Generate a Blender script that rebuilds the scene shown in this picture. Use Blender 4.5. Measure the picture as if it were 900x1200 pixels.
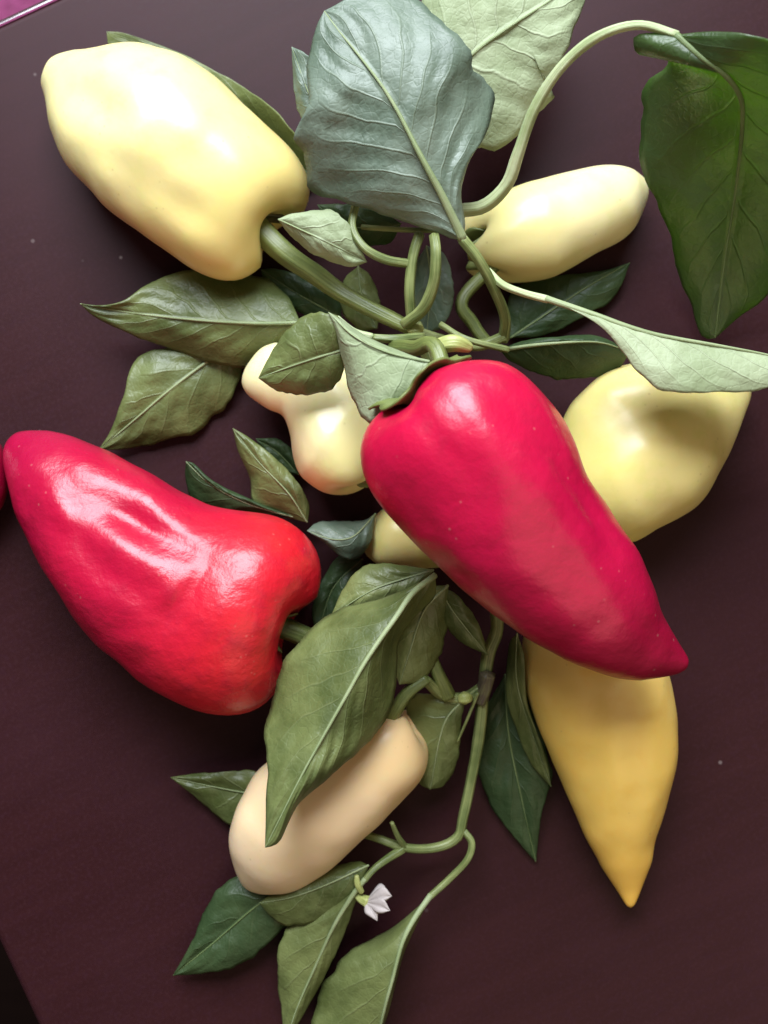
import bpy, math, random
from mathutils import Vector, noise
random.seed(7)
for o in list(bpy.data.objects): bpy.data.objects.remove(o)
scene = bpy.context.scene
COL = scene.collection

# ------------------------------------------------------------------ camera
S = 0.000311            # metres per photo pixel on the table top (photo grid 900 x 1200)
D = 0.45                # camera height above the table
cd = bpy.data.cameras.new('camera'); cam = bpy.data.objects.new('camera', cd); COL.objects.link(cam)
cam.location = (0, 0, D); cam.rotation_euler = (0, 0, 0)
cd.sensor_fit = 'VERTICAL'; cd.sensor_height = 36.0; cd.lens = 36.0*D/(1200*S)
cd.clip_start = 0.02; cd.clip_end = 50
cd.dof.use_dof = True; cd.dof.focus_distance = D - 0.055; cd.dof.aperture_fstop = 11
scene.camera = cam
scene.render.resolution_x = 768; scene.render.resolution_y = 1024

# ------------------------------------------------------------------ light
w = bpy.data.worlds.new('World'); scene.world = w; w.use_nodes = True
bg = w.node_tree.nodes['Background']
bg.inputs[0].default_value = (1.0, 0.84, 0.76, 1); bg.inputs[1].default_value = 0.11
def area(name, loc, target, sx, sy, power, col):
    l = bpy.data.lights.new(name, 'AREA'); l.shape = 'RECTANGLE'; l.size = sx; l.size_y = sy
    l.energy = power; l.color = col
    o = bpy.data.objects.new(name, l); COL.objects.link(o); o.location = loc
    d = Vector(target) - Vector(loc); o.rotation_euler = d.to_track_quat('-Z', 'Y').to_euler()
    return o
area('window_light', (-0.14, 0.96, 0.94), (0.0, 0.08, 0.0), 0.95, 0.90, 52, (0.86, 0.92, 1.0))
area('warm_fill_light', (0.62, -0.80, 1.35), (0.05, -0.1, 0.0), 1.4, 1.4, 6.5, (1.0, 0.76, 0.50))  # added soft warm fill from the lower right, no visible source
scene.view_settings.view_transform = 'Standard'; scene.view_settings.look = 'None'
scene.view_settings.exposure = 0.0; scene.view_settings.gamma = 1.0

# ------------------------------------------------------------------ helpers
def P(x, y, z=0.0):
    """photo grid position + height in mm -> world point"""
    z *= 0.001; k = S*(D - z)/D
    return Vector(((x-450)*k, (600-y)*k, z))
def px2m(r, z): return r*S*(D - z*0.001)/D
def catmull(pts, n):
    """resample a polyline of tuples to n points, Catmull-Rom, by arc length"""
    pts = [Vector(p) for p in pts]
    if len(pts) == 2: return [pts[0].lerp(pts[1], i/(n-1)) for i in range(n)]
    ext = [pts[0]*2 - pts[1]] + pts + [pts[-1]*2 - pts[-2]]
    dense = []
    for i in range(1, len(ext)-2):
        p0, p1, p2, p3 = ext[i-1:i+3]
        for k in range(16):
            t = k/16
            dense.append(0.5*((2*p1) + (p2-p0)*t + (2*p0-5*p1+4*p2-p3)*t*t + (3*p1-p0-3*p2+p3)*t**3))
    dense.append(pts[-1])
    L = [0]
    for a, b in zip(dense, dense[1:]): L.append(L[-1] + (b-a).length)
    out = []; j = 0
    for i in range(n):
        s = L[-1]*i/(n-1)
        while j < len(L)-2 and L[j+1] < s: j += 1
        t = (s-L[j])/max(1e-9, L[j+1]-L[j]); out.append(dense[j].lerp(dense[j+1], min(1, max(0, t))))
    return out
def link(name, verts, faces, mat, parent=None, uvs=None, uv2=None):
    me = bpy.data.meshes.new(name); me.from_pydata([tuple(v) for v in verts], [], faces); me.update()
    for p in me.polygons: p.use_smooth = True
    if uvs:
        ul = me.uv_layers.new(name='UVMap')
        for lp in me.loops: ul.data[lp.index].uv = uvs[lp.vertex_index]
    if uv2:
        ul = me.uv_layers.new(name='Veins')
        for lp in me.loops: ul.data[lp.index].uv = (uv2[lp.vertex_index]*0.1, 0)
    o = bpy.data.objects.new(name, me); COL.objects.link(o)
    if mat: me.materials.append(mat)
    if parent: o.parent = parent
    return o
def tag(o, label, cat, group=None, kind=None):
    if label: o['label'] = label
    if cat: o['category'] = cat
    if group: o['group'] = group
    if kind: o['kind'] = kind
    return o
def empty(name, loc=(0, 0, 0)):
    o = bpy.data.objects.new(name, None); COL.objects.link(o); o.empty_display_size = 0.02
    return o            # kept at the world origin so parts keep their coordinates
def tube(name, pts, r0, r1, mat, parent, rmid=None, n=None, seg=20, rib=0.0):
    """pts: (x, y, z mm); radii in photo pixels"""
    n = n or max(8, 6*len(pts)); c = catmull(pts, n)
    W = [P(*p) for p in c]; verts = []; faces = []; uvs = []
    up = Vector((0, 0, 1))
    for i, p in enumerate(W):
        t = (W[min(i+1, n-1)] - W[max(i-1, 0)]).normalized()
        a = t.cross(up)
        if a.length < 1e-3: a = Vector((1, 0, 0))
        a.normalize(); b = a.cross(t).normalized()
        f = i/(n-1)
        r = r0 + (r1-r0)*f if rmid is None else (r0*(1-f)**2 + 2*rmid*f*(1-f) + r1*f*f)
        r = px2m(r, c[i].z)
        for k in range(seg):
            th = 2*math.pi*k/seg
            q = r*(1 + max(rib, 0.09 if seg >= 12 else 0)*math.cos(5*th + 2.2*f) + (0.10*noise.noise(p*90) if seg >= 12 else 0) + 0.06*noise.noise(p*160 + Vector((math.cos(th), math.sin(th), 0))))
            verts.append(p + a*math.cos(th)*q + b*math.sin(th)*q); uvs.append((f, k/seg))
    for i in range(n-1):
        for k in range(seg):
            k2 = (k+1) % seg
            faces.append((i*seg+k, i*seg+k2, (i+1)*seg+k2, (i+1)*seg+k))
    for i, rev in ((0, True), (n-1, False)):
        ci = len(verts); t = (W[1]-W[0] if i == 0 else W[-1]-W[-2]).normalized()
        rr = px2m(r0 if i == 0 else r1, c[i].z)
        verts.append(W[i] + t*(-0.5 if i == 0 else 0.5)*rr); uvs.append((0 if i == 0 else 1, .5))
        for k in range(seg):
            k2 = (k+1) % seg
            faces.append((ci, i*seg+k2, i*seg+k) if rev else (ci, i*seg+k, i*seg+k2))
    return link(name, verts, faces, mat, parent, uvs)

# ------------------------------------------------------------------ materials
class N:
    def __init__(s, name):
        s.m = bpy.data.materials.new(name); s.m.use_nodes = True; s.t = s.m.node_tree
        s.bsdf = s.t.nodes['Principled BSDF']; s.out = s.t.nodes['Material Output']
    def new(s, typ, **kw):
        n = s.t.nodes.new(typ)
        for k, v in kw.items(): setattr(n, k, v)
        return n
    def lk(s, a, b): s.t.links.new(a, b)
    def put(s, sock, v):
        if hasattr(v, 'is_linked') or hasattr(v, 'links'): s.lk(v, sock)
        else: sock.default_value = v
    def math(s, op, a, b=None, c=None, clamp=False):
        n = s.new('ShaderNodeMath', operation=op); n.use_clamp = clamp; s.put(n.inputs[0], a)
        if b is not None: s.put(n.inputs[1], b)
        if c is not None: s.put(n.inputs[2], c)
        return n.outputs[0]
    def mix(s, f, a, b):
        n = s.new('ShaderNodeMix', data_type='RGBA'); s.put(n.inputs[0], f)
        s.put(n.inputs[6], a if not isinstance(a, tuple) else (*a, 1)); s.put(n.inputs[7], b if not isinstance(b, tuple) else (*b, 1))
        return n.outputs[2]
    def ramp(s, f, e0, e1, v0=0.0, v1=1.0):
        n = s.new('ShaderNodeMapRange', interpolation_type='SMOOTHSTEP'); s.put(n.inputs[0], f)
        for i, v in enumerate((e0, e1, v0, v1)): n.inputs[i+1].default_value = v
        return n.outputs[0]
    def noise(s, scale, detail=3, rough=0.55, vec=None):
        n = s.new('ShaderNodeTexNoise'); n.inputs['Scale'].default_value = scale; n.inputs['Detail'].default_value = detail
        n.inputs['Roughness'].default_value = rough
        s.lk(vec if vec else s.obj(), n.inputs['Vector']); return n.outputs[0]
    def obj(s):
        if not hasattr(s, '_o'): s._o = s.new('ShaderNodeTexCoord')
        return s._o.outputs['Object']
    def uv(s):
        s.obj(); x = s.new('ShaderNodeSeparateXYZ'); s.lk(s._o.outputs['UV'], x.inputs[0]); return x.outputs[0], x.outputs[1]
    def bump(s, h, strength, dist):
        b = s.new('ShaderNodeBump'); b.inputs['Strength'].default_value = strength; b.inputs['Distance'].default_value = dist
        s.lk(h, b.inputs['Height']); return b.outputs[0]

VN, VC = 7.0, 0.30          # lateral veins per side, slant
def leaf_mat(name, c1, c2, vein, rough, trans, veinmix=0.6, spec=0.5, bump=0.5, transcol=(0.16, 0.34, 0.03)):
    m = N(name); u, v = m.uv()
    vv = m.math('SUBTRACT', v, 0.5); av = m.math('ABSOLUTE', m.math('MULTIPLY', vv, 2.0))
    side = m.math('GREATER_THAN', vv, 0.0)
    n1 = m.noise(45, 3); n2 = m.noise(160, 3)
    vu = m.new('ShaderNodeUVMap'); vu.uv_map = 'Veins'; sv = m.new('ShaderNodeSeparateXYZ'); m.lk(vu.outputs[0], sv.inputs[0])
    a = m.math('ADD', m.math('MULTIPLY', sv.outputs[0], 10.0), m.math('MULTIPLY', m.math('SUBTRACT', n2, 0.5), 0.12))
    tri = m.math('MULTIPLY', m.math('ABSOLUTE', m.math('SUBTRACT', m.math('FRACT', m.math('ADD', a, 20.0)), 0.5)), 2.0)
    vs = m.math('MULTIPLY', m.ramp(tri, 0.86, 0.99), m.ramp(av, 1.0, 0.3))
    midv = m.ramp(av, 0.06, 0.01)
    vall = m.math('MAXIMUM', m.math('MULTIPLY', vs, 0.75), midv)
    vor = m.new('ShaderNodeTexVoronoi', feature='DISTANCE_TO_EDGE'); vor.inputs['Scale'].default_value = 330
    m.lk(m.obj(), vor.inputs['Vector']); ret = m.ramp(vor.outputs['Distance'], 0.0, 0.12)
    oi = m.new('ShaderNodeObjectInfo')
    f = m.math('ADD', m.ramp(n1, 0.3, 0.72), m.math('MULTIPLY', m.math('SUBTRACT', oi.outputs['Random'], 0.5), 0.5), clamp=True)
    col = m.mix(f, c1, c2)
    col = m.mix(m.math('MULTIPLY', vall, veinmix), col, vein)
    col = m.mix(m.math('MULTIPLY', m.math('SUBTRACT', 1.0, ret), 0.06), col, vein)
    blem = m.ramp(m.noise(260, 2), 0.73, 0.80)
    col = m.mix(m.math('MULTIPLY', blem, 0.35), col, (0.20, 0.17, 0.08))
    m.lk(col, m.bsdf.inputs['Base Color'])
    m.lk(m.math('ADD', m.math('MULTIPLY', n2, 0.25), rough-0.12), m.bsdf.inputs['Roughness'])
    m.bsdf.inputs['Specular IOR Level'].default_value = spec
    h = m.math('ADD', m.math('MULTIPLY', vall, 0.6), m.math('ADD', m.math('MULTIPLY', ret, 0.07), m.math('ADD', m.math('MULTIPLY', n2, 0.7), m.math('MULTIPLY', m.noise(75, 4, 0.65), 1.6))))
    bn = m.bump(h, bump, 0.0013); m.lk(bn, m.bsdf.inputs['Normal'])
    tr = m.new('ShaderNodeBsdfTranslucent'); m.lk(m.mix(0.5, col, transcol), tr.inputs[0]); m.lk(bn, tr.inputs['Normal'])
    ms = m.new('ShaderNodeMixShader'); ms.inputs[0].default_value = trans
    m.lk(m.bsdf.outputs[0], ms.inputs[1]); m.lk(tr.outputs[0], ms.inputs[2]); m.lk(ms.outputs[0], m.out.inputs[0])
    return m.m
LM = {
 'blue':  leaf_mat('leaf_glossy_bluegreen', (0.085, 0.130, 0.085), (0.18, 0.235, 0.175), (0.27, 0.33, 0.21), 0.50, 0.18, 0.35, 0.75, 0.4),
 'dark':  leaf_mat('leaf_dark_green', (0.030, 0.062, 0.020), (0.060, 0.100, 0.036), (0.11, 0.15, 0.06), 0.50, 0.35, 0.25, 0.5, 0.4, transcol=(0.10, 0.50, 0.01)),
 'lit':   leaf_mat('leaf_translucent_green', (0.045, 0.085, 0.024), (0.085, 0.145, 0.040), (0.13, 0.19, 0.06), 0.42, 0.46, 0.25, 1.2, 0.4, transcol=(0.60, 1.0, 0.01)),
 'mid':   leaf_mat('leaf_mid_green', (0.085, 0.115, 0.026), (0.21, 0.250, 0.080), (0.30, 0.35, 0.16), 0.48, 0.25, 0.30, 0.8, 0.4),
 'under': leaf_mat('leaf_pale_underside', (0.32, 0.39, 0.21), (0.44, 0.51, 0.31), (0.56, 0.62, 0.42), 0.55, 0.25, 0.4, 0.4, 0.5),
}
def stem_mat(name, c1, c2, rough=0.42):
    m = N(name); u, v = m.uv()
    n1 = m.noise(70, 3); mp = m.new('ShaderNodeCombineXYZ'); m.lk(m.math('MULTIPLY', u, 2.0), mp.inputs[0]); m.lk(m.math('MULTIPLY', v, 26.0), mp.inputs[1])
    st = m.noise(1.0, 2, 0.6, mp.outputs[0])
    col = m.mix(m.ramp(m.math('ADD', m.math('MULTIPLY', n1, 0.5), m.math('MULTIPLY', st, 0.5)), 0.36, 0.62), c1, c2)
    m.lk(col, m.bsdf.inputs['Base Color']); m.bsdf.inputs['Roughness'].default_value = rough
    m.bsdf.inputs['Subsurface Weight'].default_value = 0.1; m.bsdf.inputs['Subsurface Radius'].default_value = (0.002, 0.002, 0.0008)
    m.lk(m.bump(m.math('ADD', st, m.math('MULTIPLY', m.noise(500, 2), 0.4)), 0.4, 0.0006), m.bsdf.inputs['Normal'])
    return m.m
STEM = stem_mat('stem_green', (0.085, 0.12, 0.03), (0.26, 0.30, 0.11))
STALK = stem_mat('stalk_olive_green', (0.09, 0.12, 0.03), (0.17, 0.20, 0.055))
PALE = stem_mat('petiole_pale_green', (0.32, 0.40, 0.18), (0.52, 0.58, 0.34))
BUDM = stem_mat('bud_yellow_green', (0.28, 0.33, 0.09), (0.42, 0.44, 0.16))
RIB = stem_mat('midrib_pale_green', (0.21, 0.27, 0.12), (0.32, 0.38, 0.20), 0.5)
RIBD = stem_mat('midrib_green', (0.10, 0.15, 0.05), (0.16, 0.22, 0.08), 0.5)
CALYX = stem_mat('calyx_green', (0.10, 0.14, 0.035), (0.20, 0.23, 0.07))
NODE = stem_mat('node_dark_purple', (0.07, 0.05, 0.04), (0.14, 0.14, 0.06))

def pepper_mat(name, tip, mid, base, mottled, rough=0.30, coat=0.25, sss=0.12, fleck=(0.9, 0.8, 0.6), fleckamt=0.2, wr=0.25, bs=0.35):
    m = N(name); u, v = m.uv()
    n1 = m.noise(28, 4, 0.6); n2 = m.noise(110, 4, 0.6); n3 = m.noise(900, 2)
    f = m.math('ADD', u, m.math('MULTIPLY', m.math('SUBTRACT', n1, 0.5), 0.35))
    col = m.mix(m.ramp(f, 0.05, 0.45), tip, mid); col = m.mix(m.ramp(f, 0.55, 0.98), col, base)
    col = m.mix(m.math('MULTIPLY', m.ramp(n2, 0.45, 0.75), 0.45), col, mottled)
    vor = m.new('ShaderNodeTexVoronoi'); vor.inputs['Scale'].default_value = 260; m.lk(m.obj(), vor.inputs['Vector'])
    sp = m.math('MULTIPLY', m.ramp(vor.outputs['Distance'], 0.16, 0.06), m.ramp(m.noise(60, 2), 0.52, 0.62))
    col = m.mix(m.math('MULTIPLY', sp, fleckamt), col, fleck)
    m.lk(col, m.bsdf.inputs['Base Color'])
    m.lk(m.math('ADD', m.math('MULTIPLY', n2, 0.22), rough-0.11), m.bsdf.inputs['Roughness'])
    b = m.bsdf.inputs
    b['Specular IOR Level'].default_value = 0.5; b['Coat Weight'].default_value = coat; b['Coat Roughness'].default_value = 0.22
    b['Subsurface Weight'].default_value = sss; b['Subsurface Radius'].default_value = (0.006, 0.003, 0.0012)
    h = m.math('ADD', m.math('MULTIPLY', n1, 0.9), m.math('ADD', m.math('MULTIPLY', n2, wr), m.math('MULTIPLY', n3, 0.02)))
    m.lk(m.bump(h, bs, 0.0035), b['Normal'])
    return m.m

# ------------------------------------------------------------------ setting: table and floor
def table_mat():
    m = N('table_dark_lacquered_wood')
    mp = m.new('ShaderNodeMapping'); m.lk(m.obj(), mp.inputs[0]); mp.inputs['Scale'].default_value = (3, 40, 40)
    gr = m.noise(3.0, 6, 0.62, mp.outputs[0]); n1 = m.noise(9, 4); n2 = m.noise(700, 3, 0.7)
    col = m.mix(m.ramp(gr, 0.35, 0.70), (0.0255, 0.0068, 0.0080), (0.0295, 0.0080, 0.0094))
    col = m.mix(m.math('MULTIPLY', m.ramp(n1, 0.4, 0.7), 0.4), col, (0.038, 0.0125, 0.017))
    col = m.mix(m.math('MULTIPLY', m.ramp(n2, 0.45, 0.75), 0.3), col, (0.050, 0.018, 0.024))
    col = m.mix(m.math('MULTIPLY', m.ramp(m.noise(380, 3, 0.7), 0.45, 0.7), 0.35), col, (0.030, 0.009, 0.016))
    vor = m.new('ShaderNodeTexVoronoi'); vor.inputs['Scale'].default_value = 75; m.lk(m.obj(), vor.inputs['Vector'])
    sx = m.new('ShaderNodeSeparateColor'); m.lk(vor.outputs['Color'], sx.inputs[0])
    sp = m.math('MULTIPLY', m.ramp(vor.outputs['Distance'], 0.075, 0.03), m.math('GREATER_THAN', sx.outputs[0], 0.86))
    col = m.mix(m.math('MULTIPLY', sp, m.math('MULTIPLY', sx.outputs[1], 0.6)), col, (0.45, 0.38, 0.36))
    m.lk(col, m.bsdf.inputs['Base Color'])
    m.lk(m.math('ADD', m.math('MULTIPLY', n2, 0.2), m.math('ADD', m.math('MULTIPLY', n1, 0.12), 0.26)), m.bsdf.inputs['Roughness'])
    m.bsdf.inputs['Specular IOR Level'].default_value = 0.13
    m.lk(m.bump(m.math('ADD', m.math('MULTIPLY', n2, 0.5), m.math('MULTIPLY', gr, 0.1)), 0.05, 0.0004), m.bsdf.inputs['Normal'])
    return m.m
def edge_mat():
    m = N('table_polished_edge'); m.bsdf.inputs['Base Color'].default_value = (0.06, 0.03, 0.035, 1); m.bsdf.inputs['Roughness'].default_value = 0.22
    m.bsdf.inputs['Coat Weight'].default_value = 1.0; m.bsdf.inputs['Coat Roughness'].default_value = 0.12; m.bsdf.inputs['Specular IOR Level'].default_value = 0.9
    m.lk(m.bump(m.noise(90, 3), 0.2, 0.0006), m.bsdf.inputs['Normal'])
    return m.m
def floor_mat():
    m = N('floor_painted_shade'); mp = m.new('ShaderNodeMapping'); m.lk(m.obj(), mp.inputs[0]); mp.inputs['Scale'].default_value = (2, 25, 25)
    col = m.mix(m.noise(2.0, 5, 0.6, mp.outputs[0]), (0.005, 0.002, 0.0016), (0.011, 0.005, 0.0036))  # near-black colour stands in for the table's shade on the floor
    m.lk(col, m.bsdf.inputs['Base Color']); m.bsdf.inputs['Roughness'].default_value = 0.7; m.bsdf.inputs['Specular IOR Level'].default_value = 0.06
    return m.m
def carpet_mat():
    m = N('floor_magenta_carpet')
    n = m.noise(120, 4, 0.7); n2 = m.noise(8, 3)
    col = m.mix(m.ramp(n, 0.3, 0.7), (0.30, 0.040, 0.14), (0.50, 0.09, 0.27))
    col = m.mix(m.math('MULTIPLY', n2, 0.4), col, (0.12, 0.02, 0.06))
    m.lk(col, m.bsdf.inputs['Base Color']); m.bsdf.inputs['Roughness'].default_value = 0.95
    m.bsdf.inputs['Sheen Weight'].default_value = 0.3
    m.lk(m.bump(n, 0.8, 0.01), m.bsdf.inputs['Normal'])
    return m.m
TABLE = table_mat()
def box(name, x0, x1, y0, y1, z0, z1, mat, parent, bev=0.0):
    v = [(x, y, z) for z in (z0, z1) for y in (y0, y1) for x in (x0, x1)]
    f = [(0, 2, 3, 1), (4, 5, 7, 6), (0, 1, 5, 4), (1, 3, 7, 5), (3, 2, 6, 7), (2, 0, 4, 6)]
    o = link(name, v, f, mat, parent)
    for p in o.data.polygons: p.use_smooth = False
    if bev:
        b = o.modifiers.new('bevel', 'BEVEL'); b.width = bev; b.segments = 4
    return o
table = empty('table')
tag(table, 'dark brown lacquered wooden table that the peppers and the plant lie on', 'table')
corner = P(-414, 220); ang = math.atan2(27, 58)          # long edge runs up to the right, the short one down
table.location = corner; table.rotation_euler = (0, 0, ang)
TL, TW = 1.40, 1.05                                      # local +x along the far edge, -y towards the near side
box('tabletop', 0, TL, -TW, 0, -0.028, 0.0, TABLE, table, 0.003)
box('apron', 0.05, TL-0.05, -0.074, -0.05, -0.12, -0.0285, TABLE, table)
box('apron', 0.05, TL-0.05, -TW+0.05, -TW+0.074, -0.12, -0.0285, TABLE, table)
box('apron', 0.05, 0.074, -TW+0.076, -0.076, -0.12, -0.0285, TABLE, table)
box('apron', TL-0.074, TL-0.05, -TW+0.076, -0.076, -0.12, -0.0285, TABLE, table)
for lx in (0.08, TL-0.13):
    for ly in (-0.13, -TW+0.08): box('leg', lx, lx+0.05, ly, ly+0.05, -0.74, -0.029, TABLE, table, 0.003)
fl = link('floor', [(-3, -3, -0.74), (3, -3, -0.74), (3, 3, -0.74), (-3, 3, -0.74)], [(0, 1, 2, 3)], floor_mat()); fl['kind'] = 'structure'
# polished quarter-round along the far edge of the top
ev, ef = [], []
for x in (0.004, TL-0.004):
    for k in range(9):
        a = math.pi/2*k/8; ev.append((x, -0.0005 + 0.0022*math.sin(a), -0.0024 + 0.0024*math.cos(a) + 0.0003))
for k in range(8): ef.append((k, k+1, 9+k+1, 9+k))
link('edge_moulding', ev, ef, edge_mat(), table)
rug = box('rug', -0.75, 1.5, -0.30, 1.1, 0.0, 0.012, carpet_mat(), None, 0.004)  # kept to the lit side; the floor beyond carries its shade in the colour
rug.location = (corner.x, corner.y, -0.74); rug.rotation_euler = (0, 0, ang)
tag(rug, 'magenta woven rug on the floor beyond the edge of the table', 'rug')

# ------------------------------------------------------------------ peppers
RINGS, SEG, CAPN = 54, 72, 16
def pepper(name, label, group, mat, tip, pairs, zs=0.92, zc=None, cap=30, lobes=3, lobeamp=0.05, phase=0.6, dents=(), stalk=None,
           stalk_r=(13, 11), calyx0=1.9, calyx_mat=None, bumpy=0.0009, notch=0.35, seed=0, stalk_mat=None):
    root = empty(name); tag(root, label, 'pepper', group)
    st = []                                                # (a, b) outline pairs from the tip to the shoulder
    A = catmull([(*p[0], 0) for p in pairs], RINGS); B = catmull([(*p[1], 0) for p in pairs], RINGS)
    rmax = max((a-b).length for a, b in zip(A, B))/2
    rm = rmax*S*0.92*1000
    data = []
    for i, (a, b) in enumerate(zip(A, B)):
        c = (a+b)/2; r = (a-b).length/2; f = i/(RINGS-1)
        rr = r*S*0.93*1000*zs
        z = (0.55*rr + 0.45*rm*zs + 1.0) if zc is None else zc[0]*(1-f)**2 + 2*zc[1]*f*(1-f) + zc[2]*f*f
        data.append((c, a, b, z))
    # rounded tip
    c0, a0, b0, z0 = data[0]; T = Vector((*tip, 0)); pre = []
    for k in range(1, 9):
        t = k/9; g = t**0.55; c = T.lerp(c0, t)
        pre.append((c, c+(a0-c0)*g, c+(b0-c0)*g, z0))
    data = pre + data
    verts, uvs = [], []; n = len(data); dirs = []
    off = Vector((seed*3.1, seed*1.7, seed*0.9))
    frames = []
    for i, (c, a, b, z) in enumerate(data):
        wa, wb = P(a.x, a.y, z), P(b.x, b.y, z); ctr = (wa+wb)/2; R = (wa-wb).length/2
        cx = (wa-wb).normalized(); frames.append((ctr, cx, R, z))
    def ring(ctr, cx, R, t, ax=None, axial=0.0, lob=0.0):
        out = []
        for k in range(SEG):
            th = 2*math.pi*k/SEG
            lb = 1 + lob*math.cos(lobes*th + phase) + 0.35*lob*math.cos((lobes+2)*th + 2.1)
            d = cx*math.cos(th) + Vector((0, 0, 1))*math.sin(th)*zs
            p = ctr + d*R*lb
            if ax is not None: p = p + ax*axial*(1 - notch*0.5*(1-math.cos(lobes*th+phase)))
            out.append((p, d))
        return out
    for i, (ctr, cx, R, z) in enumerate(frames):
        t = i/(n-1)
        for p, d in ring(ctr, cx, R, t, lob=lobeamp*min(1, max(0, (t-0.25)/0.7))): verts.append(p); dirs.append(d); uvs.append((t*0.88, 0))
    ctr, cx, R, z = frames[-1]
    ax = Vector((0, 0, 1)).cross(cx).normalized()
    if ax.dot(ctr - frames[-6][0]) < 0: ax = -ax
    H = px2m(cap, z)
    def capring(phi, extra=0.0):
        rad = R*(0.06 + 0.94*(0.5+0.5*math.cos(phi))) if phi > math.pi/2 else R*(0.53 + 0.47*math.cos(phi))
        return ring(ctr, cx, rad + extra*0.3, 1, ax, H*math.sin(phi) - (0.10*H if phi > 2.6 else 0)*((phi-2.6)/0.54 if phi > 2.6 else 0) + extra, lob=lobeamp*max(0, math.cos(phi/2)))
    for j in range(1, CAPN+1):
        phi = math.pi*j/CAPN
        for p, d in capring(phi): verts.append(p); dirs.append(d*0.3 + ax); uvs.append((0.88 + 0.12*j/CAPN, 0))
    nr = n + CAPN; faces = []
    for i in range(nr-1):
        for k in range(SEG):
            k2 = (k+1) % SEG; faces.append((i*SEG+k, i*SEG+k2, (i+1)*SEG+k2, (i+1)*SEG+k))
    tp = P(*tip, data[0][3]); verts.append(tp); uvs.append((0, 0)); dirs.append(Vector((0, 0, 0))); ti = len(verts)-1
    for k in range(SEG): faces.append((ti, (k+1) % SEG, k))
    verts.append(sum((verts[(nr-1)*SEG+k] for k in range(SEG)), Vector())/SEG); uvs.append((1, 0)); dirs.append(Vector((0, 0, 0)))
    for k in range(SEG): faces.append((len(verts)-1, (nr-1)*SEG+k, (nr-1)*SEG+(k+1) % SEG))
    # sculpting: dents and creases on the side that shows, gentle irregularity everywhere
    for i, p in enumerate(verts):
        d = dirs[i]
        if d.length < 1e-6: continue
        fade = min(1, (i//SEG)/10)
        q = p + d.normalized()*bumpy*1.6*fade*(noise.noise(p*38+off) + 0.45*noise.noise(p*95+off))
        if d.z > -0.1:
            x = 450 + p.x/S*D/(D-p.z); y = 600 - p.y/S*D/(D-p.z)
            for (dx, dy, an, s1, s2, dep) in dents:
                ca, sa = math.cos(math.radians(an)), math.sin(math.radians(an))
                e1 = ((x-dx)*ca + (y-dy)*sa)/s1; e2 = (-(x-dx)*sa + (y-dy)*ca)/s2
                g = math.exp(-(e1*e1+e2*e2)*0.5)
                q = q - Vector((d.x*0.4, d.y*0.4, max(0.25, d.z))).normalized()*dep*0.001*g*min(1, d.z+0.3)
        verts[i] = q
    for it in range(10):
        old = [v.copy() for v in verts[:nr*SEG]]
        for i in list(range(2, 13)) + list(range(n-9, n+8)):
            for k in range(SEG): verts[i*SEG+k] = old[i*SEG+k]*0.5 + (old[(i-1)*SEG+k] + old[(i+1)*SEG+k])*0.25
    low = min(v.z for v in verts)
    if zc is None:
        for v in verts: v.z -= low - 0.0002
        dz = low - 0.0002
    else: dz = 0
    body = link('flesh', verts, faces, mat, root, uvs)
    # calyx: a lobed green cap that follows the shoulder
    cv, cf = [], []; M = 8
    for j in range(M):
        rr = []
        for k in range(SEG):
            th = 2*math.pi*k/SEG
            ph0 = calyx0 + 0.09*math.cos(6*th + 1.0) + 0.05*math.sin(11*th)
            phi = ph0 + (math.pi*0.985 - ph0)*j/(M-1)
            p, d = capring(phi, 0.0011 + 0.0012*j/(M-1))[k]
            p = p.copy(); p.z -= dz; rr.append(p)
        cv += rr
    for j in range(M-1):
        for k in range(SEG):
            k2 = (k+1) % SEG; cf.append((j*SEG+k, j*SEG+k2, (j+1)*SEG+k2, (j+1)*SEG+k))
    cf.append(tuple((M-1)*SEG+k for k in range(SEG)))
    cal = link('calyx', cv, cf, calyx_mat or CALYX, root)
    sm = cal.modifiers.new('thickness', 'SOLIDIFY'); sm.thickness = 0.0008; sm.offset = 0
    if stalk:
        base = sum((v for v in cv[(M-1)*SEG:]), Vector())/SEG - ax*0.002
        bz = base.z*1000; bxp = 450 + base.x/S*D/(D-base.z); byp = 600 - base.y/S*D/(D-base.z)
        tube('stalk', [(bxp, byp, bz)] + list(stalk), stalk_r[0], stalk_r[1], stalk_mat or STALK, root, seg=20, rib=0.05, n=26)
    return root

YG, RG = 'cream and yellow peppers of the plant', 'red peppers of the plant'
Y1 = pepper_mat('pepper_skin_pale_yellow', (0.86, 0.78, 0.40), (0.86, 0.74, 0.33), (0.84, 0.68, 0.24), (0.74, 0.71, 0.22), 0.34, 0.22, 0.3, fleck=(0.42, 0.30, 0.10), fleckamt=0.30, bs=0.14)
Y2 = pepper_mat('pepper_skin_cream', (0.84, 0.76, 0.42), (0.84, 0.75, 0.40), (0.80, 0.71, 0.30), (0.74, 0.72, 0.28), 0.36, 0.2, 0.3, fleck=(0.42, 0.30, 0.10), fleckamt=0.30, bs=0.14)
Y3 = pepper_mat('pepper_skin_olive_yellow', (0.78, 0.70, 0.28), (0.80, 0.68, 0.26), (0.72, 0.65, 0.20), (0.66, 0.64, 0.16), 0.38, 0.15, 0.3, fleck=(0.42, 0.30, 0.10), fleckamt=0.30, bs=0.14)
Y4 = pepper_mat('pepper_skin_golden', (0.84, 0.50, 0.09), (0.86, 0.58, 0.13), (0.86, 0.66, 0.24), (0.82, 0.50, 0.08), 0.38, 0.15, 0.3, fleck=(0.42, 0.30, 0.10), fleckamt=0.30, bs=0.14)
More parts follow.
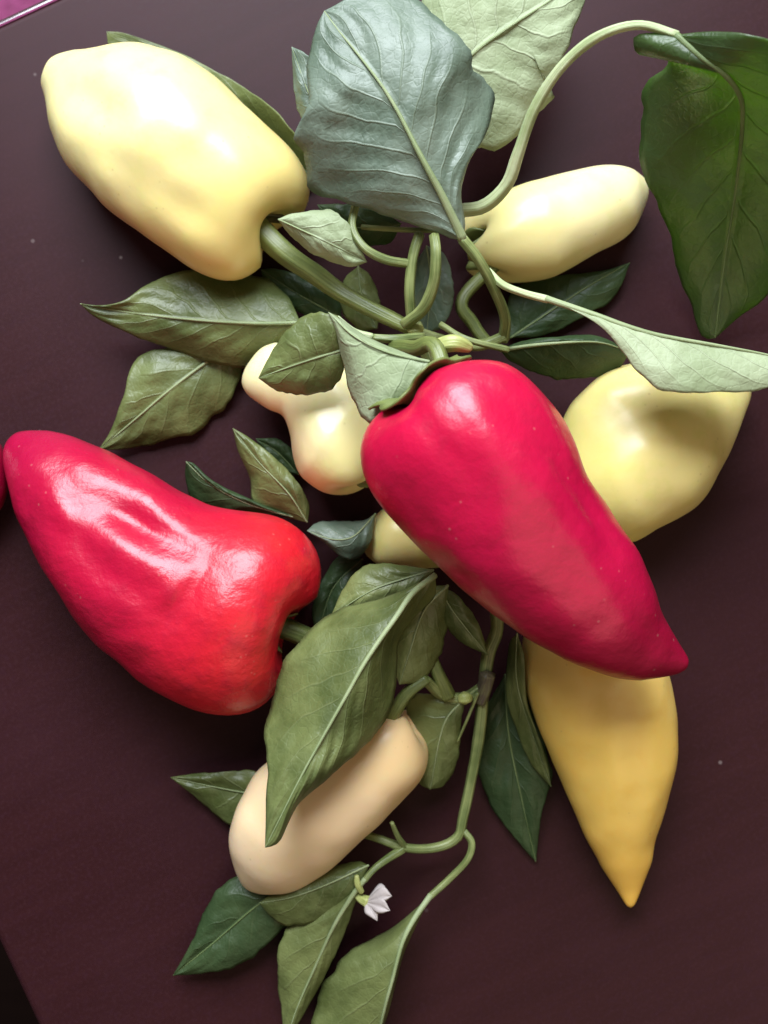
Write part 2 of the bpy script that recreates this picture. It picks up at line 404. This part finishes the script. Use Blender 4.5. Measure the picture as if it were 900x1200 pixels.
Y5 = pepper_mat('pepper_skin_peach', (0.84, 0.64, 0.42), (0.86, 0.64, 0.38), (0.84, 0.60, 0.30), (0.80, 0.66, 0.34), 0.40, 0.12, 0.3, fleck=(0.42, 0.30, 0.10), fleckamt=0.30, bs=0.14)
R1 = pepper_mat('pepper_skin_crimson', (0.27, 0.002, 0.026), (0.44, 0.002, 0.042), (0.54, 0.003, 0.044), (0.33, 0.001, 0.028), 0.36, 0.14, 0.06, fleckamt=0.09, wr=0.5, bs=0.26)
R2 = pepper_mat('pepper_skin_scarlet', (0.36, 0.002, 0.040), (0.44, 0.003, 0.034), (0.62, 0.012, 0.022), (0.30, 0.001, 0.026), 0.36, 0.12, 0.06, fleckamt=0.07, wr=0.75, bs=0.30)

pepper('yellow_pepper', 'plump pale yellow pepper with a blunt tip and a thick green stalk', YG, Y1, (49, 92),
       [((62, 67), (52, 112)), ((100, 59), (62, 155)), ((160, 55), (84, 198)), ((220, 74), (119, 240)), ((270, 109), (164, 272)),
        ((310, 145), (200, 297)), ((334, 168), (222, 312))],
       cap=66, lobes=2, lobeamp=0.03, phase=0.2, stalk=[(330, 293, 30), (365, 318, 28), (396, 340, 27), (435, 362, 30), (482, 385, 34)], stalk_r=(15, 8),
       dents=[(108, 115, 35, 30, 20, 3.5), (215, 245, 35, 70, 16, 1.6)], calyx0=2.35, calyx_mat=NODE, seed=1, notch=0.32)
pepper('yellow_pepper', 'smooth cream pepper lying under the long arching leaf stalk', YG, Y2, (760, 222),
       [((753, 206), (757, 240)), ((735, 197), (743, 266)), ((700, 197), (716, 286)), ((650, 207), (674, 308)), ((612, 216), (645, 325))],
       cap=92, lobes=3, lobeamp=0.02, stalk=[(545, 345, 24), (555, 380, 24), (572, 404, 24)], stalk_r=(7, 7),
       dents=[(600, 250, -15, 40, 25, -1.0)], seed=2)
pepper('yellow_pepper', 'greenish yellow pepper with a lengthwise hollow below the folded pale leaf', YG, Y3, (880, 456),
       [((866, 438), (873, 480)), ((825, 428), (850, 540)), ((775, 422), (821, 590)), ((725, 430), (788, 614)), ((688, 455), (752, 634)),
        ((664, 486), (718, 640)), ((655, 515), (690, 640))],
       zs=0.80, cap=24, lobes=3, lobeamp=0.03, dents=[(735, 484, -28, 80, 22, 3.2), (800, 560, -50, 40, 22, 1.6)], seed=3)
pepper('yellow_pepper', 'deep golden pepper with a sharply pointed tip', YG, Y4, (739, 1064),
       [((724, 1042), (751, 1040)), ((702, 1008), (765, 1005)), ((667, 940), (782, 945)), ((641, 880), (791, 885)), ((622, 820), (790, 825)),
        ((614, 770), (782, 780)), ((618, 725), (764, 738))],
       cap=26, lobes=3, lobeamp=0.02, dents=[(690, 880, 95, 60, 14, 1.2), (745, 900, 95, 60, 12, 0.9)], zs=0.8, seed=4)
pepper('yellow_pepper', 'peach cream pepper partly covered by a big drooping leaf', YG, Y5, (288, 1040),
       [((277, 1018), (312, 1046)), ((270, 985), (350, 1040)), ((281, 945), (397, 1011)), ((303, 905), (437, 974)), ((342, 869), (471, 937)), ((368, 851), (491, 917)), ((386, 842), (500, 902))],
       cap=50, lobes=3, lobeamp=0.025, stalk=[(462, 835, 30), (478, 812, 32), (500, 795, 32)], stalk_r=(8, 7), calyx0=2.3,
       dents=[(290, 1015, 60, 20, 10, 1.2)], seed=5)
pepper('yellow_pepper', 'small knobbly pale pepper with a narrow neck between the two red peppers', YG, Y2, (284, 440),
       [((306, 408), (291, 464)), ((325, 404), (314, 481)), ((348, 414), (331, 490)), ((380, 416), (339, 512)), ((412, 426), (343, 536)),
        ((436, 452), (353, 560)), ((446, 485), (374, 576))],
       zs=0.9, zc=(20, 22, 26), cap=40, lobes=3, lobeamp=0.03, seed=6, dents=[(395, 500, 60, 40, 12, 1.0)])
pepper('yellow_pepper', 'dull yellow pepper almost hidden beneath the crimson pepper', YG, Y3, (424, 632),
       [((436, 608), (430, 652)), ((455, 594), (446, 662)), ((490, 588), (485, 667)), ((525, 590), (522, 664))], cap=22, zs=0.9, seed=7, stalk=[(570, 625, 14)], stalk_r=(7, 7))
pepper('red_pepper', 'glossy wrinkled scarlet pepper lying flat on the table with a deep crease', RG, R2, (3, 523),
       [((20, 505), (4, 558)), ((62, 507), (18, 605)), ((112, 523), (42, 652)), ((162, 550), (72, 700)), ((212, 580), (112, 747)),
        ((257, 597), (155, 783)), ((300, 604), (200, 812)), ((332, 612), (240, 829))],
       cap=74, lobes=2, lobeamp=0.05, phase=0.1, notch=0.28, calyx0=2.4, stalk=[(355, 745, 26), (385, 765, 22)],
       dents=[(158, 612, 38, 30, 13, 4.6), (190, 592, 45, 34, 16, -0.9), (100, 590, 30, 26, 18, 2.2), (235, 675, -52, 55, 8, 2.0), (265, 640, -50, 22, 8, -1.4),
              (120, 655, 25, 40, 12, 1.1), (175, 665, 20, 30, 14, -1.0), (60, 540, 40, 20, 12, 1.2), (335, 716, 20, 30, 10, 2.4), (95, 640, 55, 22, 8, 1.0), (145, 690, 30, 40, 8, 1.1), (215, 640, 30, 30, 8, 1.3), (70, 600, 60, 22, 9, -1.0), (190, 700, -20, 30, 9, -0.9)], bumpy=0.0010, seed=8)
pepper('red_pepper', 'crimson pepper with a hooked tip lying on top of the other peppers', RG, R1, (807, 778),
       [((797, 756), (790, 793)), ((778, 722), (748, 799)), ((766, 690), (702, 789)), ((746, 643), (647, 763)), ((718, 605), (592, 727)),
        ((693, 560), (541, 691)), ((673, 512), (496, 645)), ((651, 473), (461, 602)), ((627, 445), (434, 568))],
       zs=0.9, zc=(62, 76, 74), cap=73, lobes=3, lobeamp=0.03, phase=2.4, notch=0.2, calyx0=1.55, stalk=[(512, 410, 66), (485, 408, 55), (462, 407, 45)], stalk_r=(11, 9),
       dents=[(672, 560, 58, 65, 8, 2.4), (655, 590, 58, 60, 12, -1.2), (485, 480, 55, 40, 9, 2.2), (575, 455, 70, 40, 9, 1.6), (545, 600, 45, 60, 30, 0.8), (520, 470, 50, 26, 9, 1.3), (615, 500, 60, 50, 9, 1.5), (585, 540, 55, 50, 14, -0.9), (760, 740, 60, 22, 8, 1.0)], seed=9)
pepper('red_pepper', 'dark red pepper of which only the rounded end shows beside the scarlet one', RG, R1, (9, 560),
       [((1, 520), (0, 600)), ((-30, 498), (-32, 622)), ((-100, 482), (-104, 640)), ((-190, 478), (-194, 650)), ((-250, 484), (-254, 650))], cap=40, lobes=3, lobeamp=0.03, seed=10, zs=0.62)


# ------------------------------------------------------------------ the plant
plant = empty('pepper_plant')
tag(plant, 'uprooted leafy green pepper plant with a small white flower spread across the table', 'plant')
def leaf(mat, mid, left, right, cup=2.0, quilt=0.5, wave=0.8, rib=(3.4, 0.8), petiole=None, pet_r=(5, 4), seed=0, ribmat=None, petmat=None, name='leaf', parent=None, label=None, thick=0.00022, nu=56, nv=14):
    par = parent or plant
    M = catmull(mid, nu); A = catmull([mid[0]] + left + [mid[-1]], nu); B = catmull([mid[0]] + right + [mid[-1]], nu)
    verts, uvs, faces, uv2 = [], [], [], []
    ln = sum((M[k+1]-M[k]).length for k in range(nu-1)); VNL = min(8.5, max(4.0, ln/36))
    for i in range(nu):
        u = i/(nu-1); env = math.sin(math.pi*min(1, max(0, u)))**0.5 if 0 < u < 1 else 0
        for j in range(-nv, nv+1):
            v = abs(j)/nv; E = A if j < 0 else B
            q = M[i].lerp(E[i], v)
            sd = 0.0 if j < 0 else 0.45
            a = VNL*(u - VC*v**0.8) + sd + 0.55*noise.noise(Vector((u*3.4, seed*2.7, (0.3 if j < 0 else 4.3) + v*0.4))) + 0.12*noise.noise(Vector((u*9, v*5, seed)))
            amp = 0.55 + 0.9*max(0, 0.5 + noise.noise(Vector((u*2.6 + 7, v*1.5*(1 if j > 0 else -1), seed*4.1))))
            uv2.append(a)
            puff = abs(math.sin(math.pi*(a+0.5)))**0.7*math.sin(math.pi*min(1, v*1.05))**0.8 if 0 < v < 1 else 0
            z = q.z + env*(cup*4*v*(1-v)*0.5 + 0.6*quilt*amp*(puff-0.4)*1.6)
            z += env*wave*v*v*math.sin(u*17 + seed*2.3 + (0 if j < 0 else 1.7))
            z += env*wave*0.8*noise.noise(Vector((u*5+seed, v*2.2*(1 if j > 0 else -1), seed*1.3)))
            z += env*0.45*(noise.noise(Vector((q.x*0.045, q.y*0.045, seed))) + 0.5*noise.noise(Vector((q.x*0.1, q.y*0.1, seed+9))))*(1 if nv > 6 else 0)
            # ragged margin
            if v > 0.8 and env > 0:
                k = 1 + (0.05*noise.noise(Vector((u*22, seed*3.3, 1 if j > 0 else 5))) + 0.09*noise.noise(Vector((u*8, seed*5.3, 2 if j > 0 else 7))))*(v-0.8)/0.2
                q = M[i].lerp(E[i], v*k)
            verts.append(P(q.x, q.y, max(0.5, z))); uvs.append((u, 0.5 + 0.5*j/nv))
    W = 2*nv+1
    for i in range(nu-1):
        for j in range(W-1): faces.append((i*W+j, i*W+j+1, (i+1)*W+j+1, (i+1)*W+j))
    o = link(name, verts, faces, LM[mat] if isinstance(mat, str) else mat, par, uvs, uv2)
    if label: o['label'] = label
    sm = o.modifiers.new('thickness', 'SOLIDIFY'); sm.thickness = thick; sm.offset = 0
    if rib:
        rm = ribmat or (RIBD if mat in ('dark', 'lit') else RIB)
        pts = [(p.x, p.y, p.z + 0.15) for p in M[::5]] + [(M[-1].x, M[-1].y, M[-1].z)]
        tube('midrib', [(x, y, max(1.0, z)) for x, y, z in pts], pet_r[1]*0.95 if petiole else rib[0]*0.7, rib[1]*0.5, rm, o, seg=8, n=60, rmid=rib[0]*0.38)
    if petiole: tube('petiole', petiole, pet_r[0], pet_r[1], petmat or STEM, o, seg=20, n=44)
    return o

# big blue-green leaf at the top
leaf('blue', [(542, 280, 56), (520, 233, 62), (493, 183, 67), (460, 120, 69), (430, 77, 68), (400, 40, 65), (380, 13, 62)],
     [(528, 279, 56), (500, 268, 55), (440, 250, 50), (400, 234, 48), (372, 224, 48), (358, 204, 52), (348, 175, 55), (350, 150, 58), (364, 122, 62), (361, 80, 63), (368, 40, 63)],
     [(545, 262, 57), (540, 225, 60), (550, 187, 60), (566, 160, 58), (576, 118, 58), (570, 92, 60), (554, 84, 64), (550, 60, 66), (520, 24, 66), (470, -6, 66), (420, -6, 64)],
     cup=3, quilt=1.5, wave=2.4, seed=1, petiole=[(542, 280, 56), (562, 306, 54), (580, 340, 48), (592, 372, 40), (590, 398, 32)], pet_r=(6, 6.5), rib=(4.5, 1.2))
leaf('blue', [(385, 160, 44), (362, 110, 46), (342, 55, 44)], [(355, 140, 42), (346, 110, 42), (343, 80, 43)], [(385, 120, 44), (370, 75, 46), (357, 62, 46)], seed=2, cup=1, rib=(1.5, .5))
# pale leaf behind it, seen from below
leaf('under', [(505, 110, 34), (554, 63, 40), (596, 32, 42), (650, -3, 42), (692, -40, 38)],
     [(488, 70, 34), (484, 20, 38), (530, -40, 40), (630, -62, 38)],
     [(535, 165, 28), (572, 173, 28), (606, 157, 30), (628, 132, 31), (651, 117, 32), (641, 104, 34), (662, 62, 38), (680, 15, 40), (690, -15, 38)],
     cup=3, quilt=1.0, wave=1.2, seed=3, rib=(5, 1.5))
# top right leaf on its long arching petiole
leaf('lit', [(792, 41, 88), (836, 79, 90), (858, 94, 88), (870, 124, 80), (868, 169, 64), (862, 224, 46), (849, 308, 24), (838, 396, 8)],
     [(764, 38, 86), (741, 43, 84), (752, 64, 80), (784, 66, 70), (780, 82, 62), (759, 103, 52), (748, 137, 47), (748, 177, 43), (760, 217, 37), (779, 260, 28), (791, 305, 18), (808, 352, 11), (822, 393, 6)],
     [(840, 37, 96), (900, 44, 104), (985, 90, 98), (1000, 190, 74), (950, 290, 42), (898, 348, 20), (865, 372, 11)],
     cup=4, quilt=0.8, wave=1.5, seed=4, rib=(3.0, 1.2), petiole=[(538, 247, 40), (568, 241, 46), (594, 215, 52), (607, 180, 58), (626, 128, 66), (658, 78, 74), (700, 43, 80), (748, 29, 85), (794, 41, 88)], pet_r=(8, 5), petmat=PALE)
# folded pale leaf reaching to the right
leaf('under', [(640, 350, 60), (700, 370, 65), (760, 390, 67), (830, 403, 68), (900, 416, 67), (985, 436, 64)],
     [(670, 363, 63), (702, 381, 66), (722, 402, 67), (742, 428, 69), (772, 453, 70), (812, 464, 70), (860, 462, 70), (905, 453, 69), (950, 446, 67)],
     [(670, 359, 58), (720, 378, 58), (770, 398, 52), (840, 412, 50), (910, 424, 54)],
     cup=2.5, quilt=0.6, wave=0.8, seed=5, rib=(5.0, 1.4), petiole=[(572, 318, 46), (590, 334, 52), (616, 344, 57), (642, 351, 60)], pet_r=(4.5, 4.4), petmat=PALE)
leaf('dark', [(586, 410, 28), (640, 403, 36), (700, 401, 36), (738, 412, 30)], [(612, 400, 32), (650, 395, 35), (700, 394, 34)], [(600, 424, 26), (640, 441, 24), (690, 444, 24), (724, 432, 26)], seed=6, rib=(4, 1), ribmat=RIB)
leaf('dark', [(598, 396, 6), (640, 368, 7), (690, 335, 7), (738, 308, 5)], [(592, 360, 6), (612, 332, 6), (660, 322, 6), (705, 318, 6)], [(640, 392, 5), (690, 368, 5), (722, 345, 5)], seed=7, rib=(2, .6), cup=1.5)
# left pair
leaf('mid', [(352, 378, 26), (300, 379, 24), (230, 375, 22), (150, 366, 20), (94, 356, 20)],
     [(335, 345, 18), (300, 322, 14), (262, 316, 13), (222, 318, 15), (182, 328, 20), (145, 352, 22), (118, 358, 21)],
     [(348, 392, 20), (322, 412, 15), (288, 431, 12), (248, 422, 12), (200, 410, 14), (150, 391, 16), (112, 371, 19)],
     cup=2.5, quilt=0.9, wave=1.4, seed=8, rib=(3.2, 1))
leaf('mid', [(288, 392, 9), (245, 422, 11), (200, 456, 12), (160, 490, 10), (116, 527, 7)],
     [(240, 396, 9), (200, 404, 10), (172, 412, 12), (154, 434, 12), (140, 480, 10), (128, 508, 8)],
     [(285, 420, 6), (272, 465, 5), (242, 496, 4), (200, 515, 4), (150, 525, 5)],
     cup=2, quilt=0.8, wave=1.0, seed=9, rib=(3.2, 0.9))
# small leaves in the shade of the fork
leaf('under', [(326, 257, 44), (365, 275, 46), (400, 292, 46), (430, 307, 44)], [(345, 250, 45), (388, 247, 47), (410, 264, 47), (422, 290, 46)], [(340, 275, 40), (368, 298, 40), (408, 312, 42)], seed=10, cup=2, rib=(1.6, .5))
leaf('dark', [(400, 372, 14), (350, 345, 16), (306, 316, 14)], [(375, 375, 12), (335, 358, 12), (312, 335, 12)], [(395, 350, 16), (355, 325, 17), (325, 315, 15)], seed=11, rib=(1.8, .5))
leaf('mid', [(420, 312, 18), (424, 345, 18), (442, 385, 16)], [(402, 330, 14), (402, 365, 13), (420, 386, 13)], [(435, 325, 16), (446, 355, 16)], seed=12, rib=(1.6, .5))
leaf('blue', [(500, 288, 30), (505, 335, 30), (500, 390, 24)], [(488, 310, 26), (484, 350, 24), (488, 380, 22)], [(522, 300, 32), (532, 345, 30), (520, 382, 26)], seed=13, rib=(1.8, .5))
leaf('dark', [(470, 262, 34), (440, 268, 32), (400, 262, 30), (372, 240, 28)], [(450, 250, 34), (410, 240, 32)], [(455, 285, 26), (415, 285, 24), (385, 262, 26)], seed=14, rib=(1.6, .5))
# twisted pair in front of the fork
leaf('mid', [(402, 410, 56), (372, 419, 56), (345, 428, 54), (303, 443, 48)], [(400, 378, 60), (386, 366, 60), (362, 369, 58), (337, 385, 54), (318, 412, 50)], [(402, 436, 52), (391, 453, 50), (362, 462, 48), (328, 459, 47)], seed=15, cup=2.5, quilt=0.7, rib=(2.8, .8), label='short leaf folded over at its base, its upper side showing')
leaf('under', [(503, 424, 72), (455, 413, 70), (415, 394, 66), (385, 366, 61)], [(470, 412, 66), (425, 392, 60), (400, 374, 58)], [(496, 446, 70), (470, 481, 68), (436, 496, 64), (414, 468, 60), (402, 425, 57), (394, 392, 59)], seed=16, cup=4, quilt=0.5, rib=(3.2, 1))
# small grey leaves left of the middle
leaf('mid', [(360, 612, 16), (338, 578, 20), (302, 540, 20), (273, 502, 18)], [(333, 605, 12), (298, 588, 12), (292, 558, 14), (279, 528, 16)], [(362, 592, 18), (352, 570, 20), (330, 544, 20), (298, 517, 20)], seed=17, quilt=0.6, rib=(1.8, .5))
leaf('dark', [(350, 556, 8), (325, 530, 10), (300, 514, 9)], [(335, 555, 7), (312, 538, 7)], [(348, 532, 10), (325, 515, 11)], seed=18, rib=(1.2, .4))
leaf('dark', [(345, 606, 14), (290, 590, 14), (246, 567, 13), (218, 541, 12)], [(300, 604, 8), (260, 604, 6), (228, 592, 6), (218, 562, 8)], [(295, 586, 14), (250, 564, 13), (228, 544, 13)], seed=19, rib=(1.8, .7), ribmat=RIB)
leaf('blue', [(440, 602, 18), (415, 628, 24), (390, 632, 24), (360, 622, 20)], [(425, 610, 18), (392, 611, 18), (372, 612, 18)], [(432, 640, 20), (408, 656, 20), (378, 634, 21)], seed=20, rib=(1.8, .5))
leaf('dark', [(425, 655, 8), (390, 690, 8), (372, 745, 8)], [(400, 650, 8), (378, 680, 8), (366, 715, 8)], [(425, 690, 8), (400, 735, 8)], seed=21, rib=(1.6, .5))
# big drooping leaf and its companions
leaf('mid', [(510, 674, 52), (481, 698, 58), (459, 731, 62), (432, 769, 64), (406, 815, 65), (379, 863, 65), (352, 912, 64), (311, 993, 60)],
     [(485, 686, 52), (451, 700, 49), (410, 708, 45), (376, 723, 43), (345, 757, 43), (323, 802, 45), (313, 852, 49), (315, 905, 55), (312, 948, 58)],
     [(508, 700, 44), (485, 725, 42), (466, 752, 40), (463, 791, 42), (457, 829, 46), (436, 867, 52), (394, 904, 58), (350, 942, 60), (328, 986, 60)],
     cup=3.5, quilt=2.2, wave=2.2, seed=22, rib=(5.5, 0.9))
leaf('mid', [(508, 668, 42), (440, 690, 44), (388, 722, 40)], [(480, 664, 40), (432, 661, 40), (404, 688, 38)], [(480, 700, 42), (440, 720, 40), (405, 730, 38)], seed=23, quilt=0.6, rib=(2.2, .7))
leaf('mid', [(525, 686, 40), (497, 716, 42), (480, 765, 40), (468, 802, 36)], [(495, 690, 40), (470, 715, 38), (458, 765, 36)], [(524, 720, 36), (518, 762, 32), (496, 796, 32)], seed=24, quilt=0.6, rib=(2.6, .7))
leaf('mid', [(516, 692, 38), (535, 722, 38), (572, 768, 32)], [(518, 726, 34), (540, 752, 30)], [(534, 696, 40), (560, 730, 36)], seed=25, quilt=0.4, rib=(1.8, .6))
leaf('mid', [(545, 818, 24), (520, 850, 22), (504, 925, 14)], [(510, 812, 22), (478, 822, 18), (482, 880, 14), (490, 915, 12)], [(540, 850, 20), (536, 890, 15), (522, 918, 12)], seed=26, rib=(2, .6))
leaf('dark', [(592, 790, 10), (596, 860, 9), (612, 940, 8), (628, 1010, 3)], [(566, 840, 8), (560, 905, 6), (582, 953, 5), (606, 985, 4)], [(618, 800, 10), (640, 880, 10), (645, 918, 9), (634, 955, 7), (630, 990, 4)], seed=27, cup=2, quilt=0.6, rib=(2, .7))
leaf('mid', [(606, 742, 26), (606, 800, 24), (624, 860, 18), (646, 922, 12)], [(596, 760, 20), (595, 820, 18), (618, 888, 13)], [(614, 770, 28), (618, 825, 24), (638, 882, 17)], seed=28, cup=1, quilt=0.3, rib=(1.6, .6))
leaf('mid', [(325, 935, 8), (265, 925, 9), (200, 911, 8)], [(300, 905, 10), (262, 905, 10), (228, 907, 9)], [(305, 972, 4), (266, 964, 5), (230, 935, 6)], seed=29, rib=(2, .6))
# lower fork
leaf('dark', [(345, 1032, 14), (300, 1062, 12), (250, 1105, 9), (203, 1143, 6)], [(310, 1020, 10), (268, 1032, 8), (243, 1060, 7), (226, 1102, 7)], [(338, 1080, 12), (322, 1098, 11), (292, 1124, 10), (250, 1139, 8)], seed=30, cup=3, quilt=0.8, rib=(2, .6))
leaf('mid', [(432, 1014, 24), (380, 1038, 24), (340, 1052, 22), (304, 1058, 18)], [(415, 1010, 20), (370, 1022, 18), (330, 1040, 17)], [(420, 1045, 22), (392, 1070, 20), (345, 1085, 18), (320, 1076, 17)], seed=31, cup=2, rib=(2, .6))
leaf('mid', [(428, 1030, 24), (414, 1048, 24), (391, 1086, 22), (370, 1132, 18), (348, 1182, 14), (334, 1225, 10)], [(400, 1052, 20), (350, 1080, 16), (328, 1105, 14), (325, 1140, 12), (330, 1185, 9)], [(414, 1064, 20), (393, 1119, 15), (363, 1176, 11)],
     seed=32, cup=2, quilt=0.6, rib=(3.4, 1.2), petiole=[(472, 995, 18), (452, 1008, 21), (438, 1019, 23), (427, 1032, 24)], pet_r=(5, 3.5))
leaf('mid', [(505, 1049, 16), (484, 1079, 20), (470, 1109, 22), (462, 1141, 22), (452, 1177, 20), (440, 1225, 14), (420, 1275, 8)],
     [(491, 1062, 14), (461, 1086, 12), (430, 1104, 11), (404, 1118, 10), (390, 1138, 10), (378, 1162, 9), (368, 1210, 8), (390, 1260, 7)],
     [(490, 1080, 15), (474, 1115, 13), (464, 1150, 12), (452, 1195, 11)], seed=33, cup=3, quilt=1.0, rib=(4, 2), petiole=[(544, 974, 15), (553, 988, 16), (548, 1007, 16), (528, 1029, 15), (504, 1051, 16)], pet_r=(4, 4))
# leaf trapped under the pale yellow pepper
leaf('mid', [(372, 215, 4), (300, 140, 3), (220, 80, 3), (160, 50, 4), (125, 37, 6)], [(330, 220, 2), (230, 150, 2), (160, 90, 2), (130, 58, 4)], [(356, 172, 14), (318, 126, 14), (272, 94, 5), (210, 62, 3), (150, 40, 5)], seed=34, cup=0.5, quilt=0.2, wave=0.3, rib=(1.5, .5))

# stems
def stem(pts, r0, r1, mat=STEM, name='stem', **k): return tube(name, pts, r0, r1, mat, plant, **k)
stem([(486, 380, 34), (512, 440, 30), (545, 560, 22), (572, 660, 22), (583, 731, 22), (573, 765, 22), (567, 806, 20), (561, 867, 17), (549, 930, 15), (542, 962, 15), (538, 979, 15), (523, 990, 15), (500, 995, 16), (472, 993, 18), (446, 984, 18), (428, 978, 16)], 9, 4.5, rmid=8.5, n=110, seg=20, rib=0.05)
stem([(474, 992, 18), (466, 980, 22), (459, 964, 26)], 4, 2.5)
stem([(492, 274, 46), (484, 302, 46), (480, 340, 44), (483, 378, 38)], 6, 6.5)
stem([(509, 276, 54), (511, 295, 56), (509, 328, 54), (497, 360, 48), (474, 380, 40)], 6, 7)
stem([(418, 236, 44), (413, 266, 46), (427, 290, 48), (452, 304, 47), (480, 309, 45)], 4.5, 5.5)
stem([(424, 266, 34), (470, 269, 40), (515, 270, 46)], 3, 3)
stem([(438, 396, 46), (465, 397, 46), (496, 394, 42)], 5, 5)
stem([(516, 380, 38), (546, 397, 42), (596, 410, 40)], 3.5, 4)
stem([(592, 394, 34), (565, 404, 32), (530, 402, 32), (486, 388, 34)], 6, 7)
stem([(504, 768, 28), (513, 790, 28), (525, 816, 24)], 8, 9, STALK, rib=0.06, seg=20)
stem([(498, 796, 32), (520, 815, 24), (545, 818, 22), (566, 805, 20)], 6, 7)
stem([(572, 790, 24), (568, 806, 22), (562, 822, 20)], 9.5, 9, NODE, name='node')
stem([(560, 812, 24), (548, 842, 22), (536, 870, 18)], 2.2, 1.2, STEM)
stem([(436, 395, 50), (415, 388, 50), (395, 372, 50)], 4, 3, PALE)
# small swellings at the fork: spent flower bases
for x, y, z, r in ((487, 386, 38, 10), (545, 818, 24, 9)):
    stem([(x-r*0.7, y+1, z), (x, y, z+1), (x+r*0.7, y-1, z)], r*0.55, r*0.5, BUDM, name='bud', rmid=r*1.1)
stem([(506, 408, 60), (518, 404, 62), (534, 402, 63), (552, 408, 62)], 6, 5, BUDM, name='bud', rmid=16)

# flower
wm = N('petal_white'); wm.bsdf.inputs['Base Color'].default_value = (0.42, 0.37, 0.35, 1); wm.bsdf.inputs['Roughness'].default_value = 0.6
wm.lk(wm.bump(wm.noise(400, 2), 0.3, 0.0006), wm.bsdf.inputs['Normal'])
flower = tube('flower', [(418, 1050, 22), (424, 1054, 23), (431, 1057, 24)], 4, 7, BUDM, plant, n=10); flower['label'] = 'small white star shaped flower at the lower fork'
for (tx, ty, tz, ax_, ay, bx, by) in ((459, 1050, 28, 448, 1039, 447, 1058), (457, 1067, 30, 448, 1053, 443, 1070), (442, 1079, 28, 442, 1064, 428, 1070), (451, 1039, 22, 444, 1036, 440, 1050), (448, 1060, 16, 442, 1048, 436, 1064)):
    leaf(wm.m, [(428, 1057, 24), ((428+tx)/2, (1057+ty)/2, (24+tz)/2+1), (tx, ty, tz)], [(ax_, ay, tz-1)], [(bx, by, tz-1)], cup=1, quilt=0, wave=0.2, rib=None, name='petal', parent=flower, nu=14, nv=4, seed=40, thick=0.0003)
tube('bud', [(424, 1046, 24), (419, 1036, 25), (418, 1026, 25)], 3, 2.5, BUDM, plant, rmid=5)
